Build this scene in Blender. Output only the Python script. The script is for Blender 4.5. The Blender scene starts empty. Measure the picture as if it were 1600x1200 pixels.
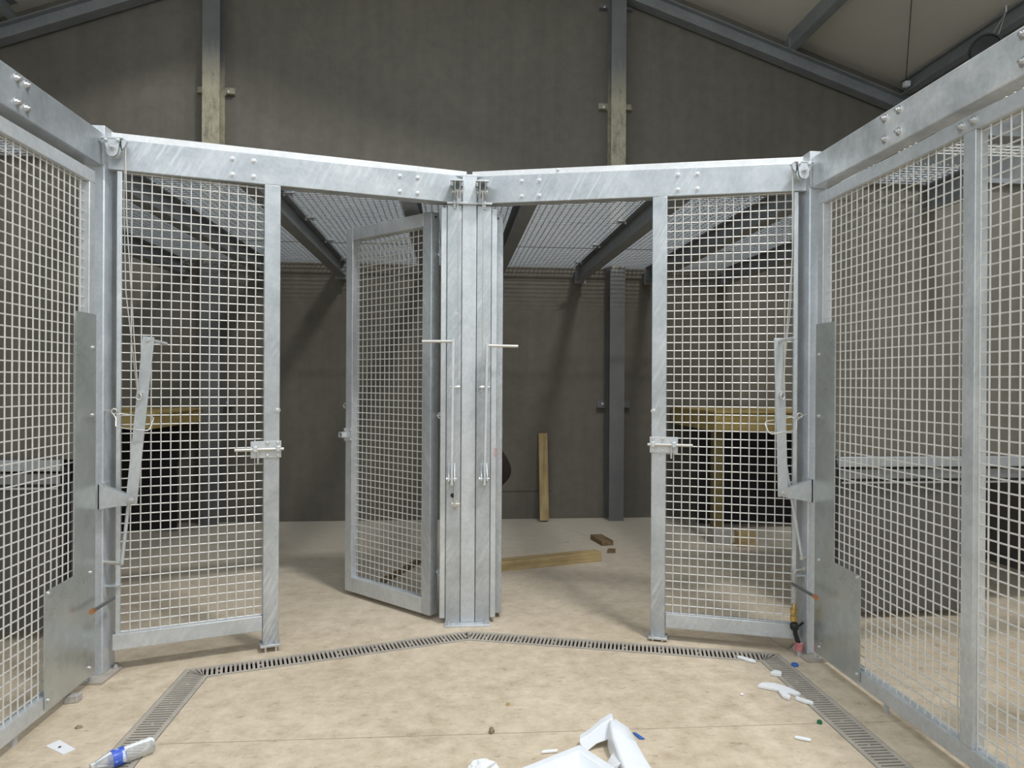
import bpy, bmesh, math, random
from mathutils import Vector, Matrix, Euler, geometry
random.seed(7)
PI = math.pi
scene = bpy.context.scene
COL = scene.collection

# ------------------------------------------------------------------ materials
def nmat(name):
    m = bpy.data.materials.new(name); m.use_nodes = True
    nt = m.node_tree; b = nt.nodes['Principled BSDF']
    return m, nt, b
def coord(nt, scale=(1, 1, 1), rot=(0, 0, 0)):
    tc = nt.nodes.new('ShaderNodeTexCoord'); mp = nt.nodes.new('ShaderNodeMapping')
    mp.inputs['Scale'].default_value = scale; mp.inputs['Rotation'].default_value = rot
    nt.links.new(tc.outputs['Object'], mp.inputs['Vector']); return mp
def noise(nt, vec, scale, detail=4, rough=.55):
    n = nt.nodes.new('ShaderNodeTexNoise'); n.inputs['Scale'].default_value = scale
    n.inputs['Detail'].default_value = detail; n.inputs['Roughness'].default_value = rough
    nt.links.new(vec.outputs[0], n.inputs['Vector']); return n
def ramp(nt, fac, stops):
    r = nt.nodes.new('ShaderNodeValToRGB'); cr = r.color_ramp
    while len(cr.elements) < len(stops): cr.elements.new(.5)
    for e, (p, c) in zip(cr.elements, stops):
        e.position = p; e.color = (c[0], c[1], c[2], 1) if len(c) == 3 else c
    nt.links.new(fac, r.inputs['Fac']); return r
def mix(nt, a, b, fac, mode='MIX'):
    x = nt.nodes.new('ShaderNodeMix'); x.data_type = 'RGBA'; x.blend_type = mode
    def put(v, s):
        if hasattr(v, 'links') or hasattr(v, 'is_linked'): nt.links.new(v, s)
        elif isinstance(v, (int, float)): s.default_value = v
        else: s.default_value = (*v, 1)
    put(fac, x.inputs[0]); put(a, x.inputs[6]); put(b, x.inputs[7]); return x.outputs[2]
def bump(nt, b, h, strength, dist=.01):
    n = nt.nodes.new('ShaderNodeBump'); n.inputs['Strength'].default_value = strength; n.inputs['Distance'].default_value = dist
    nt.links.new(h, n.inputs['Height']); nt.links.new(n.outputs[0], b.inputs['Normal'])
def plain(name, col, rough=.6, metal=0., var=.12, scale=30):
    m, nt, b = nmat(name); v = coord(nt); n = noise(nt, v, scale)
    lo = [c * (1 - var) for c in col]; hi = [min(1, c * (1 + var)) for c in col]
    r = ramp(nt, n.outputs['Fac'], [(.3, lo), (.7, hi)])
    nt.links.new(r.outputs[0], b.inputs['Base Color'])
    b.inputs['Roughness'].default_value = rough; b.inputs['Metallic'].default_value = metal
    return m
def galv(name, lo, hi, metal=.55, rough=.42, streak=.5, spangle=14, tint=(.62, .64, .66)):
    m, nt, b = nmat(name)
    v = coord(nt)
    n1 = noise(nt, v, 5, 5, .6)
    vo = nt.nodes.new('ShaderNodeTexVoronoi'); vo.inputs['Scale'].default_value = spangle * 4
    nt.links.new(v.outputs[0], vo.inputs['Vector'])
    r1 = ramp(nt, n1.outputs['Fac'], [(.3, lo), (.7, hi)])
    r2 = ramp(nt, vo.outputs['Color'], [(.2, (.82,) * 3), (.8, (1.1,) * 3)])
    c = mix(nt, r1.outputs[0], r2.outputs[0], .28, 'MULTIPLY')
    va = coord(nt, (1, 1, 1), (0, -.48, 0)); v2 = nt.nodes.new('ShaderNodeMapping'); v2.inputs['Scale'].default_value = (48, 48, 4.2)
    nt.links.new(va.outputs[0], v2.inputs['Vector'])
    n2 = noise(nt, v2, 1.0, 4, .6)
    n5 = noise(nt, v, 2.2, 2)
    r3 = ramp(nt, n2.outputs['Fac'], [(.50, (0, 0, 0)), (.66, (1, 1, 1))]); r5 = ramp(nt, n5.outputs['Fac'], [(.42, (0, 0, 0)), (.62, (1, 1, 1))])
    c = mix(nt, c, tuple(min(1, t * 1.2) for t in hi), mixfac(nt, mix(nt, r3.outputs[0], r5.outputs[0], 1., 'MULTIPLY'), streak))
    nt.links.new(c, b.inputs['Base Color'])
    rr = ramp(nt, n1.outputs['Fac'], [(.25, (rough - .08,) * 3), (.75, (rough + .1,) * 3)])
    nt.links.new(rr.outputs[0], b.inputs['Roughness'])
    b.inputs['Metallic'].default_value = metal
    return m
def mixfac(nt, sock, k):
    x = nt.nodes.new('ShaderNodeMath'); x.operation = 'MULTIPLY'; x.inputs[1].default_value = k
    nt.links.new(sock, x.inputs[0]); return x.outputs[0]

M = {}
M['galv'] = galv('galvanised steel', (.53, .56, .585), (.68, .705, .725), .45, .43, .35)
M['galv_brush'] = galv('galvanised steel with runs', (.41, .44, .465), (.57, .595, .615), .5, .40, .85)
M['galv_spangle'] = galv('spangled galvanised steel', (.58, .625, .68), (.76, .80, .85), .45, .36, .35, 22)
M['galv_blotch_lit'] = galv('lightened blotched galvanised steel', (.56, .60, .64), (.92, .95, .97), .45, .36, .3, 16)  # real pale blotches; base lightened too, painting light onto the right side beam
M['galv_darkened'] = galv('darkened galvanised steel', (.37, .40, .43), (.48, .51, .54), .45, .42, .4)  # darker copy: the left side beam's shade is in the colour; also slide rails
M['zinc_bright'] = galv('bright zinc strip', (.70, .70, .70), (.82, .82, .82), .35, .45, .1)
M['sheet'] = galv('galvanised sheet', (.50, .54, .545), (.60, .64, .64), .72, .30, .1, 6)
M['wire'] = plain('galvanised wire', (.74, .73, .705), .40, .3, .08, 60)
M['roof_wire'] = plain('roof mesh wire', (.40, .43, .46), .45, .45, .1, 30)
M['bolt'] = plain('zinc bolt', (.66, .66, .66), .3, .7, .06, 80)
M['cable'] = plain('steel cable', (.55, .53, .49), .45, .4, .15, 400)
M['stainless'] = plain('stainless bar', (.66, .64, .60), .28, .7, .06, 60)
M['frame_steel'] = galv('grey structural steel', (.25, .265, .27), (.32, .335, .34), .3, .5, .15, 8)
M['joist_steel'] = galv('dull joist steel', (.22, .235, .25), (.30, .31, .32), .4, .5, .1, 8)
M['copper'] = plain('cut copper', (.72, .36, .20), .35, .9)
M['pipe_grey'] = plain('grey sleeved pipe', (.12, .12, .125), .5)
M['brass'] = plain('brass', (.55, .38, .14), .35, .8)
M['black_rubber'] = plain('black rubber', (.02, .02, .022), .55)
def m_red():
    m, nt, b = nmat('red and white banded sleeve'); v = coord(nt); w = nt.nodes.new('ShaderNodeTexWave'); w.bands_direction = 'Z'; w.inputs['Scale'].default_value = 40
    nt.links.new(v.outputs[0], w.inputs['Vector']); r = ramp(nt, w.outputs['Fac'], [(.55, (.50, .04, .06)), (.75, (.72, .45, .42))]); nt.links.new(r.outputs[0], b.inputs['Base Color']); b.inputs['Roughness'].default_value = .5; return m
M['red'] = m_red()
M['black_plastic'] = plain('black plastic', (.015, .015, .018), .45)
M['white_foam'] = plain('white foam', (.86, .87, .89), .75, 0, .02, 60)
M['white_plastic'] = plain('white packaging', (.82, .84, .88), .35, 0, .03, 20)
M['card'] = plain('white card', (.85, .85, .88), .6, 0, .02)
M['ink'] = plain('dark print', (.03, .03, .05), .6)
M['blue'] = plain('blue plastic', (.04, .14, .50), .4)
def m_label():
    m, nt, b = nmat('blue and white bottle label'); v = coord(nt); n = noise(nt, v, 34, 2)
    r = ramp(nt, n.outputs['Fac'], [(.40, (.05, .11, .60)), (.52, (.10, .20, .70)), (.58, (.70, .74, .85))]); nt.links.new(r.outputs[0], b.inputs['Base Color']); b.inputs['Roughness'].default_value = .35; return m
M['blue_label'] = m_label()
M['green'] = plain('green plastic', (.01, .14, .06), .4)
M['stone'] = plain('dirt crumb', (.28, .23, .16), .9, 0, .3, 60)
M['joint'] = plain('dusty joint', (.36, .29, .21), .9, 0, .2, 20)
M['concrete_chip'] = plain('grey concrete', (.42, .40, .37), .9, 0, .2, 60)
M['dark'] = plain('dark drain and joint', (.03, .028, .025), .95)  # near-black tone for the drain channel and the wall joint
M['cloth'] = plain('dark maroon cloth', (.016, .007, .006), .95, 0, .3, 40)
M['red_ink'] = plain('red marker', (.60, .18, .14), .7)
M['white_ink'] = plain('white marker', (.85, .87, .9), .7)
M['panel_grey'] = plain('dark grey board', (.105, .102, .10), .65, 0, .1, 4)
M['liner'] = plain('cream roof liner', (.66, .62, .54), .6, 0, .03, 2)
M['roof_out'] = plain('roof outside', (.3, .3, .3), .7)

def m_wood(name, c0, c1, c2, sc=1.0):
    m, nt, b = nmat(name); v = coord(nt, (2.2 * sc, 30 * sc, 30 * sc))
    n = noise(nt, v, 1.2, 6, .6); r = ramp(nt, n.outputs['Fac'], [(.28, c0), (.52, c1), (.75, c2)])
    v2 = coord(nt); n2 = noise(nt, v2, 7, 3); r2 = ramp(nt, n2.outputs['Fac'], [(.3, (.75,) * 3), (.65, (1.05,) * 3)])
    nt.links.new(mix(nt, r.outputs[0], r2.outputs[0], .7, 'MULTIPLY'), b.inputs['Base Color'])
    b.inputs['Roughness'].default_value = .75; bump(nt, b, n.outputs['Fac'], .2, .003); return m
M['timber'] = m_wood('rough sawn timber', (.34, .24, .11), (.50, .37, .18), (.58, .44, .24))
M['timber_yellow'] = m_wood('yellow treated timber', (.34, .24, .075), (.46, .345, .125), (.54, .41, .17))
M['timber_shaded'] = m_wood('shaded yellow timber', (.13, .10, .035), (.19, .145, .055), (.24, .185, .08))  # darker copy for the bench legs, their shade put into the colour
M['timber_dark'] = m_wood('dark brown timber', (.13, .085, .04), (.22, .15, .08), (.30, .21, .12))

def m_floor():
    m, nt, b = nmat('beige concrete floor'); v = coord(nt)
    n1 = noise(nt, v, .9, 4, .55); n2 = noise(nt, v, 9.5, 9, .74)
    r1 = ramp(nt, n1.outputs['Fac'], [(.3, (.545, .445, .325)), (.7, (.65, .545, .415))])
    r2 = ramp(nt, n2.outputs['Fac'], [(.28, (.56, .49, .42)), (.39, (.88, .86, .83)), (.50, (1, 1, 1)), (.68, (1.18, 1.20, 1.23))])
    c = mix(nt, r1.outputs[0], r2.outputs[0], 1., 'MULTIPLY')
    v3 = coord(nt, (6, 15, 6), (0, 0, .5)); n3 = noise(nt, v3, 2.2, 10, .8)          # trowel scratches
    r3 = ramp(nt, n3.outputs['Fac'], [(.36, (1, 1, 1)), (.43, (0, 0, 0))])
    c = mix(nt, c, (.20, .14, .085), mixfac(nt, r3.outputs[0], .55))
    n4 = noise(nt, v, 2.3, 6, .7)                                                    # brown smears
    r4 = ramp(nt, n4.outputs['Fac'], [(.58, (0, 0, 0)), (.72, (1, 1, 1))])
    c = mix(nt, c, (.27, .19, .11), mixfac(nt, r4.outputs[0], .5))
    # greyer, dustier concrete towards the back pens; lightened in place of light there
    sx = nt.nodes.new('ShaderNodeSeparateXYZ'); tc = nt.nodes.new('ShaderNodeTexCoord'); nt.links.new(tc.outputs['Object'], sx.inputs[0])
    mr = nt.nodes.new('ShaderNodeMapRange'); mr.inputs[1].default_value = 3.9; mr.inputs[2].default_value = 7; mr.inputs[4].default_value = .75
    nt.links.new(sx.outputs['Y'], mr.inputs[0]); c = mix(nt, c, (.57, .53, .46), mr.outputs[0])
    nt.links.new(c, b.inputs['Base Color']); b.inputs['Roughness'].default_value = .8
    bump(nt, b, n2.outputs['Fac'], .12, .004); return m
M['floor'] = m_floor()
def m_wall():
    m, nt, b = nmat('grey rendered wall'); v = coord(nt)
    n1 = noise(nt, v, .8, 4); n2 = noise(nt, v, 9, 6, .7); v3 = coord(nt, (7, 7, .35)); n3 = noise(nt, v3, 1, 4)
    r1 = ramp(nt, n1.outputs['Fac'], [(.3, (.138, .127, .105)), (.7, (.172, .158, .131))])
    r2 = ramp(nt, n2.outputs['Fac'], [(.3, (.88,) * 3), (.6, (1.03,) * 3)])
    r3 = ramp(nt, n3.outputs['Fac'], [(.3, (.9,) * 3), (.7, (1.05,) * 3)])
    c = mix(nt, mix(nt, r1.outputs[0], r2.outputs[0], 1, 'MULTIPLY'), r3.outputs[0], 1, 'MULTIPLY')
    nt.links.new(c, b.inputs['Base Color']); b.inputs['Roughness'].default_value = .85; bump(nt, b, n2.outputs['Fac'], .1, .004); return m
M['wall'] = m_wall()
M['cladding'] = plain('pale bounce cladding', (.50, .52, .52), .5, 0, .03, 2)  # for walls out of view, made pale to bounce light onto the steel
def m_column():   # cement-splashed galvanised column, dirty in patches; upper fade also paints in the light falloff
    m, nt, b = nmat('cement stained and shaded galvanised column'); v = coord(nt)
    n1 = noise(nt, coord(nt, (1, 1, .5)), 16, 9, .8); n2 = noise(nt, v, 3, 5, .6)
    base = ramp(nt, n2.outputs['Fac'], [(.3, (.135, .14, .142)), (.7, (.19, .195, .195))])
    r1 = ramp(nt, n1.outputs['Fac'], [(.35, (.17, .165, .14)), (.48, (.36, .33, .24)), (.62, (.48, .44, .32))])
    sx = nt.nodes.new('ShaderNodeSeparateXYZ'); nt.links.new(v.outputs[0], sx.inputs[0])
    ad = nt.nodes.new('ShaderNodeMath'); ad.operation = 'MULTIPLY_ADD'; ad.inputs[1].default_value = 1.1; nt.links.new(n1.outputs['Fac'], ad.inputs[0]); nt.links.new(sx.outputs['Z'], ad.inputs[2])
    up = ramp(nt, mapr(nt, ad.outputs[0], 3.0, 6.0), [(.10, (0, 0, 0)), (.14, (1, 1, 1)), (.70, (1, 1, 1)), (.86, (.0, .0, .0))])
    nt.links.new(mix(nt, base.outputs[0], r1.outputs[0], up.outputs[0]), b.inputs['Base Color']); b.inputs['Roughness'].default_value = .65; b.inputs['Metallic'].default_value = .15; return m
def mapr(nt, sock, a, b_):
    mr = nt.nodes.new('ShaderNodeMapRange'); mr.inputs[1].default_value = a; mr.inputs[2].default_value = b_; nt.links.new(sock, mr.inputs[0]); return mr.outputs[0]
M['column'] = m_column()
def m_clear():
    m, nt, b = nmat('clear bottle plastic'); v = coord(nt); n = noise(nt, v, 40)
    r = ramp(nt, n.outputs['Fac'], [(.3, (.9, .92, .93)), (.7, (.97, .98, .98))]); nt.links.new(r.outputs[0], b.inputs['Base Color'])
    b.inputs['Roughness'].default_value = .08
    out = nt.nodes['Material Output']; tr = nt.nodes.new('ShaderNodeBsdfTransparent'); mx = nt.nodes.new('ShaderNodeMixShader')
    fr = nt.nodes.new('ShaderNodeFresnel'); fr.inputs['IOR'].default_value = 1.5
    k = nt.nodes.new('ShaderNodeMath'); k.operation = 'MULTIPLY_ADD'; k.inputs[1].default_value = .9; k.inputs[2].default_value = .12; k.use_clamp = True
    nt.links.new(fr.outputs[0], k.inputs[0]); nt.links.new(k.outputs[0], mx.inputs[0]); nt.links.new(tr.outputs[0], mx.inputs[1]); nt.links.new(b.outputs[0], mx.inputs[2]); nt.links.new(mx.outputs[0], out.inputs['Surface']); return m
M['clear'] = m_clear()
def m_grate():
    m, nt, b = nmat('dusty grating'); v = coord(nt); n = noise(nt, v, 12, 5, .7)
    r = ramp(nt, n.outputs['Fac'], [(.3, (.40, .36, .315)), (.7, (.54, .48, .41))]); nt.links.new(r.outputs[0], b.inputs['Base Color'])
    b.inputs['Roughness'].default_value = .7; b.inputs['Metallic'].default_value = .2; return m
M['grate'] = m_grate()

# ------------------------------------------------------------------ mesh builder
class MB:
    def __init__(s): s.v = []; s.f = []
    def add(s, vs, fs):
        o = len(s.v); s.v += [tuple(p) for p in vs]; s.f += [tuple(i + o for i in f) for f in fs]; return s
    def box(s, x0, x1, y0, y1, z0, z1):
        return s.add([(x0, y0, z0), (x1, y0, z0), (x1, y1, z0), (x0, y1, z0), (x0, y0, z1), (x1, y0, z1), (x1, y1, z1), (x0, y1, z1)],
                     [(0, 3, 2, 1), (4, 5, 6, 7), (0, 1, 5, 4), (1, 2, 6, 5), (2, 3, 7, 6), (3, 0, 4, 7)])
    def ext(s, poly, vec):
        n = len(poly); P = [Vector(p) for p in poly]; V = Vector(vec)
        nrm = Vector((0, 0, 0))
        for i in range(n): nrm += P[i].cross(P[(i + 1) % n])
        if nrm.dot(V) > 0: P.reverse()
        return s.add(P + [p + V for p in P], [tuple(range(n)), tuple(range(2 * n - 1, n - 1, -1))] +
                     [(i, i + n, (i + 1) % n + n, (i + 1) % n) for i in range(n)])
    def cyl(s, p, q, r, n=10, r2=None):
        return s.tube([p, q], r, n, r2)
    def tube(s, pts, r, n=8, r2=None, closed=False):
        P = [Vector(p) for p in pts]; k = len(P); vs = []; fs = []
        prev = None
        for i, p in enumerate(P):
            if closed: t = (P[(i + 1) % k] - P[i - 1])
            else: t = (P[min(i + 1, k - 1)] - P[max(i - 1, 0)])
            t.normalize()
            if prev is None:
                a = t.cross(Vector((0, 0, 1)) if abs(t.z) < .9 else Vector((1, 0, 0))).normalized()
            else: a = (prev - t * prev.dot(t)).normalized()
            prev = a; b = t.cross(a)
            rr = r if r2 is None else r + (r2 - r) * i / (k - 1)
            for j in range(n):
                w = 2 * PI * j / n; vs.append(p + (a * math.cos(w) + b * math.sin(w)) * rr)
        for i in range(k if closed else k - 1):
            for j in range(n):
                i2 = (i + 1) % k
                fs.append((i * n + j, i * n + (j + 1) % n, i2 * n + (j + 1) % n, i2 * n + j))
        if not closed: fs += [tuple(range(n - 1, -1, -1)), tuple(range((k - 1) * n, k * n))]
        return s.add(vs, fs)
    def lathe(s, prof, org, axis, n=16):   # prof: (r, h) along axis
        A = Vector(axis).normalized(); u = A.cross(Vector((0, 0, 1)) if abs(A.z) < .9 else Vector((1, 0, 0))).normalized(); w = A.cross(u)
        O = Vector(org); vs = []; fs = []
        for r, h in prof:
            for j in range(n):
                t = 2 * PI * j / n; vs.append(O + A * h + (u * math.cos(t) + w * math.sin(t)) * r)
        for i in range(len(prof) - 1):
            for j in range(n): fs.append((i * n + j, i * n + (j + 1) % n, (i + 1) * n + (j + 1) % n, (i + 1) * n + j))
        if prof[0][0] > 1e-5: fs.append(tuple(range(n - 1, -1, -1)))
        if prof[-1][0] > 1e-5: fs.append(tuple(range((len(prof) - 1) * n, len(prof) * n)))
        return s.add(vs, fs)
    def mesh(s, name, mat, smooth=True):
        me = bpy.data.meshes.new(name); me.from_pydata(s.v, [], s.f); me.update()
        bm = bmesh.new(); bm.from_mesh(me); bmesh.ops.recalc_face_normals(bm, faces=bm.faces); bm.to_mesh(me); bm.free()
        if mat: me.materials.append(M[mat] if isinstance(mat, str) else mat)
        if smooth:
            me.polygons.foreach_set('use_smooth', [True] * len(me.polygons)); me.set_sharp_from_angle(angle=math.radians(38))
        return me
    def build(s, name, mat, parent=None, bevel=0., smooth=True, loc=None):
        o = bpy.data.objects.new(name, s.mesh(name, mat, smooth)); COL.objects.link(o)
        if parent: o.parent = parent
        if loc: o.location = loc
        if bevel:
            b = o.modifiers.new('edge', 'BEVEL'); b.width = bevel; b.segments = 2; b.limit_method = 'ANGLE'; b.angle_limit = math.radians(50)
        return o
def tag(o, label, cat, group=None):
    o['label'] = label; o['category'] = cat
    if group: o['group'] = group
    return o
def thing(name, label, cat, loc=(0, 0, 0), rz=0, group=None):
    e = bpy.data.objects.new(name, None); e.empty_display_size = .1; COL.objects.link(e)
    e.location = loc; e.rotation_euler = (0, 0, rz); return tag(e, label, cat, group)
def struct(o): o['kind'] = 'structure'; return o
def inst(name, me, parent, loc, rot=(0, 0, 0)):
    o = bpy.data.objects.new(name, me); COL.objects.link(o); o.parent = parent; o.location = loc; o.rotation_euler = rot; return o

# shared bolt head: faces -Y (towards whoever looks along +Y)
def bolt_mesh(r=.011):
    m = MB(); m.lathe([(r * 1.45, 0), (r * 1.45, .002), (r, .002), (r, .007), (r * .7, .0085), (.0, .0085)], (0, 0, 0), (0, -1, 0), 12)
    return m.mesh('bolt', 'bolt')
BOLT = bolt_mesh()
SCREW = bolt_mesh(.008)
def hexbolt_mesh(r=.012):
    m = MB(); m.lathe([(r * 1.6, 0), (r * 1.6, .0025)], (0, 0, 0), (0, -1, 0), 14); m.lathe([(r, .0025), (r, .011)], (0, 0, 0), (0, -1, 0), 6)
    m.lathe([(r * .6, .011), (r * .6, .02), (0, .021)], (0, 0, 0), (0, -1, 0), 8); return m.mesh('bolt', 'bolt')
HEX = hexbolt_mesh()

SP = .0465; WR = .0034
def wires(mb, x0, x1, z0, z1, y, sp=SP, r=WR, n=6, phase=(.5, .5), yoff=1.6):
    nx = int((x1 - x0) / sp); sx = (x1 - x0 - nx * sp) * phase[0]
    for i in range(nx + 1):
        x = x0 + sx + i * sp
        if x0 <= x <= x1: mb.cyl((x, y, z0), (x, y, z1), r, n)
    nz = int((z1 - z0) / sp); sz = (z1 - z0 - nz * sp) * phase[1]
    for i in range(nz + 1):
        z = z0 + sz + i * sp
        if z0 <= z <= z1: mb.cyl((x0, y + r * yoff, z), (x1, y + r * yoff, z), r, n)

# ------------------------------------------------------------------ setting: floor with a drain channel, walls, roof
DR = [(-1.385, .4), (-1.402, 3.672), (0.0, 4.10), (1.640, 3.652), (1.622, .4)]
def offset_line(P, d):
    out = []
    for i, p in enumerate(P):
        p = Vector(p); ds = []
        if i > 0: ds.append((p - Vector(P[i - 1])).normalized())
        if i < len(P) - 1: ds.append((Vector(P[i + 1]) - p).normalized())
        ns = [Vector((-t.y, t.x)) for t in ds]
        if len(ns) == 1: out.append(p + ns[0] * d)
        else:
            b = (ns[0] + ns[1]).normalized(); out.append(p + b * (d / b.dot(ns[0])))
    return out
CW = .074
left_edge = offset_line(DR, CW); right_edge = offset_line(DR, -CW)
chan = left_edge + right_edge[::-1]
def build_floor():
    X0, X1, Y0, Y1 = -6.0, 5.2, -4.75, 7.60
    pts = [Vector((X0, Y0)), Vector((X1, Y0)), Vector((X1, Y1)), Vector((X0, Y1))] + [Vector((p[0], p[1])) for p in chan]
    n = len(chan); edges = [(0, 1), (1, 2), (2, 3), (3, 0)] + [(4 + i, 4 + (i + 1) % n) for i in range(n)]
    vs, es, fs, *_ = geometry.delaunay_2d_cdt(pts, edges, [], 0, 1e-6)
    def inside(p):
        c = False; j = n - 1
        for i in range(n):
            a, b = chan[i], chan[j]
            if (a[1] > p.y) != (b[1] > p.y) and p.x < (b[0] - a[0]) * (p.y - a[1]) / (b[1] - a[1]) + a[0]: c = not c
            j = i
        return c
    m = MB(); keep = []
    for f in fs:
        c = sum((vs[i] for i in f), Vector((0, 0))) / len(f)
        if X0 <= c.x <= X1 and Y0 <= c.y <= Y1 and not inside(c): keep.append(tuple(f))
    m.add([(v.x, v.y, 0) for v in vs], keep)
    o = m.build('floor', 'floor', smooth=False); struct(o)
    if o.data.polygons[0].normal.z < 0: o.data.flip_normals()
    m = MB(); D = -.09
    for i in range(len(DR) - 1):
        a, b, c, d = left_edge[i], left_edge[i + 1], right_edge[i + 1], right_edge[i]
        m.add([(*a, D), (*b, D), (*c, D), (*d, D)], [(0, 1, 2, 3)])
        m.add([(*a, 0), (*b, 0), (*b, D), (*a, D)], [(0, 1, 2, 3)])
        m.add([(*d, 0), (*c, 0), (*c, D), (*d, D)], [(0, 1, 2, 3)])
    struct(m.build('trim_1', 'dark', smooth=False))
build_floor()
# saw-cut joints in the concrete
def joint(name, p, q, w=.004):
    p = Vector(p); q = Vector(q); t = (q - p).normalized(); nn = Vector((-t.y, t.x)) * w / 2
    m = MB(); m.ext([(*(p - nn), .0002), (*(q - nn), .0002), (*(q + nn), .0002), (*(p + nn), .0002)], (0, 0, .0004)); struct(m.build(name, 'joint', smooth=False))
joint('trim_2', (-1.30, 2.966), (1.53, 2.925), .0035); joint('trim_3', (1.73, 2.92), (1.90, 2.918), .0035)
joint('trim_4', (1.70, 4.35), (1.80, 3.75), .004); joint('trim_5', (1.05, 7.1), (1.28, 6.6), .004)

def rb_r(x): return 5.708 - .3447 * (x - 1.806)
def rb_l(x): return 4.917 + .367 * (x + 4.747)
AX = -.46; AZ = rb_r(AX)
RZ = .335
WY = 7.58
m = MB(); XL, XR = -5.9, 5.1
m.ext([(XL, WY, 0), (XR, WY, 0), (XR, WY, rb_r(XR) + RZ), (AX, WY, AZ + RZ), (XL, WY, rb_l(XL) + RZ)], (0, .15, 0)); struct(m.build('wall_back', 'wall', smooth=False))
m = MB(); m.box(.20, 1.0, WY - .002, WY, .300, .306); struct(m.build('trim_6', 'dark', smooth=False))
m = MB(); m.box(XL - .15, XL, -4.6, WY + .15, 0, rb_l(XL) + RZ); struct(m.build('wall_left', 'cladding', smooth=False))
m = MB(); m.box(XR, XR + .15, -4.6, WY + .15, 0, rb_r(XR) + RZ); struct(m.build('wall_right', 'cladding', smooth=False))
m = MB(); m.box(XL, XR, -4.75, -4.6, 0, 4.6); struct(m.build('wall_front', 'cladding', smooth=False))  # unseen wall behind the camera, added to keep out low light
RY = 4.4   # roof cut short out of view; its edge is set to shade the wall
m = MB()
m.ext([(XL - .1, RY, rb_l(XL - .1) + RZ), (AX, RY, AZ + RZ), (XR + .1, RY, rb_r(XR + .1) + RZ), (XR + .1, RY, rb_r(XR + .1) + RZ + .08), (AX, RY, AZ + RZ + .08), (XL - .1, RY, rb_l(XL - .1) + RZ + .08)], (0, WY + .15 - RY, 0))
struct(m.build('ceiling', 'liner', smooth=False))

# steel portal frame: rafters, purlins, gable columns
def ibeam_profile(w, h, tf, tw):
    a, b = w / 2, tw / 2
    return [(-a, 0), (a, 0), (a, tf), (b, tf), (b, h - tf), (a, h - tf), (a, h), (-a, h), (-a, h - tf), (-b, h - tf), (-b, tf), (-a, tf)]
def rafter(label, xa, za, xb, zb):
    d = Vector((xb - xa, 0, zb - za)); up = Vector((0, 0, 1))
    m = MB(); m.ext([Vector((xa, 7.478 + p[0], za + p[1])) for p in ibeam_profile(.13, .165, .012, .009)], d)
    return tag(m.build('rafter', 'frame_steel', smooth=False), label, 'rafter')
rafter('grey steel rafter sloping down to the right across the gable wall', AX, AZ, XR - .02, rb_r(XR - .02))
rafter('grey steel rafter sloping down to the left across the gable wall', AX, AZ, XL + .02, rb_l(XL + .02))
def purlin(label, x, f, y0=RY):
    sl = -.3447 if f is rb_r else .367
    z = f(x) + .165; h = .165; w = .075
    m = MB(); P = [(-w / 2, 0), (w / 2, 0), (w / 2, .012), (-w / 2 + .008, .012), (-w / 2 + .008, h - .012), (w / 2, h - .012), (w / 2, h), (-w / 2, h)]
    m.ext([Vector((x + a, y0, z + b + sl * a)) for a, b in P], (0, 7.40 + .03 - y0, 0))
    o = m.build('purlin', 'frame_steel', smooth=False); tag(o, label, 'purlin')
    c = MB(); c.box(x - w / 2 - .012, x - w / 2, 7.39, 7.50, z, z + .12); c.build('cleat', 'frame_steel', o)
purlin('dark steel purlin running out from the right rafter over the cream roof liner', 3.66, rb_r)
purlin('dark steel purlin above the left rafter at the top left corner', -4.55, rb_l)
# eaves beam on the right
zz = rb_r(4.98)
m = MB(); m.ext([Vector((4.985 + a, RY, zz + .165 + b)) for a, b in ibeam_profile(.10, .155, .012, .01)], (0, 7.42 - RY, 0))
tag(m.build('eaves_beam', 'frame_steel', smooth=False), 'dark steel eaves beam along the low right edge of the roof', 'beam')

def column(label, x0, x1):
    cx = (x0 + x1) / 2; w = x1 - x0
    z1 = rb_l(cx) if cx < AX else rb_r(cx)
    e = thing('steel_column', label, 'column', (cx, 7.40, 0))
    P = [(-w / 2, 0), (w / 2, 0), (w / 2, .012), (.005, .012), (.005, .165), (w / 2, .165), (w / 2, .176), (-w / 2, .176), (-w / 2, .165), (-.005, .165), (-.005, .012), (-w / 2, .012)]
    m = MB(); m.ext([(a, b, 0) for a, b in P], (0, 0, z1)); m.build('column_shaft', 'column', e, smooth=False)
    for z in (4.57, 1.27) + ((5.68,) if cx > 0 else ()):
        c = MB(); s = w / 2
        c.box(-s - .105, -s + .01, .168, .176, z - .04, z + .04); c.box(s - .01, s + .105, .168, .176, z - .04, z + .04)
        c.box(-s - .105, -s - .02, .12, .168, z - .04, z - .034); c.box(s + .02, s + .105, .12, .168, z - .04, z - .034)
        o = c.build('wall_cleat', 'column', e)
        inst('bolt', BOLT, o, (s + .03, .167, z)); inst('bolt', BOLT, o, (-s - .04, .167, z))
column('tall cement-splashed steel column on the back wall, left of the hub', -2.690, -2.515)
column('tall cement-splashed steel column on the back wall, right of the hub', 1.608, 1.772)

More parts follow.
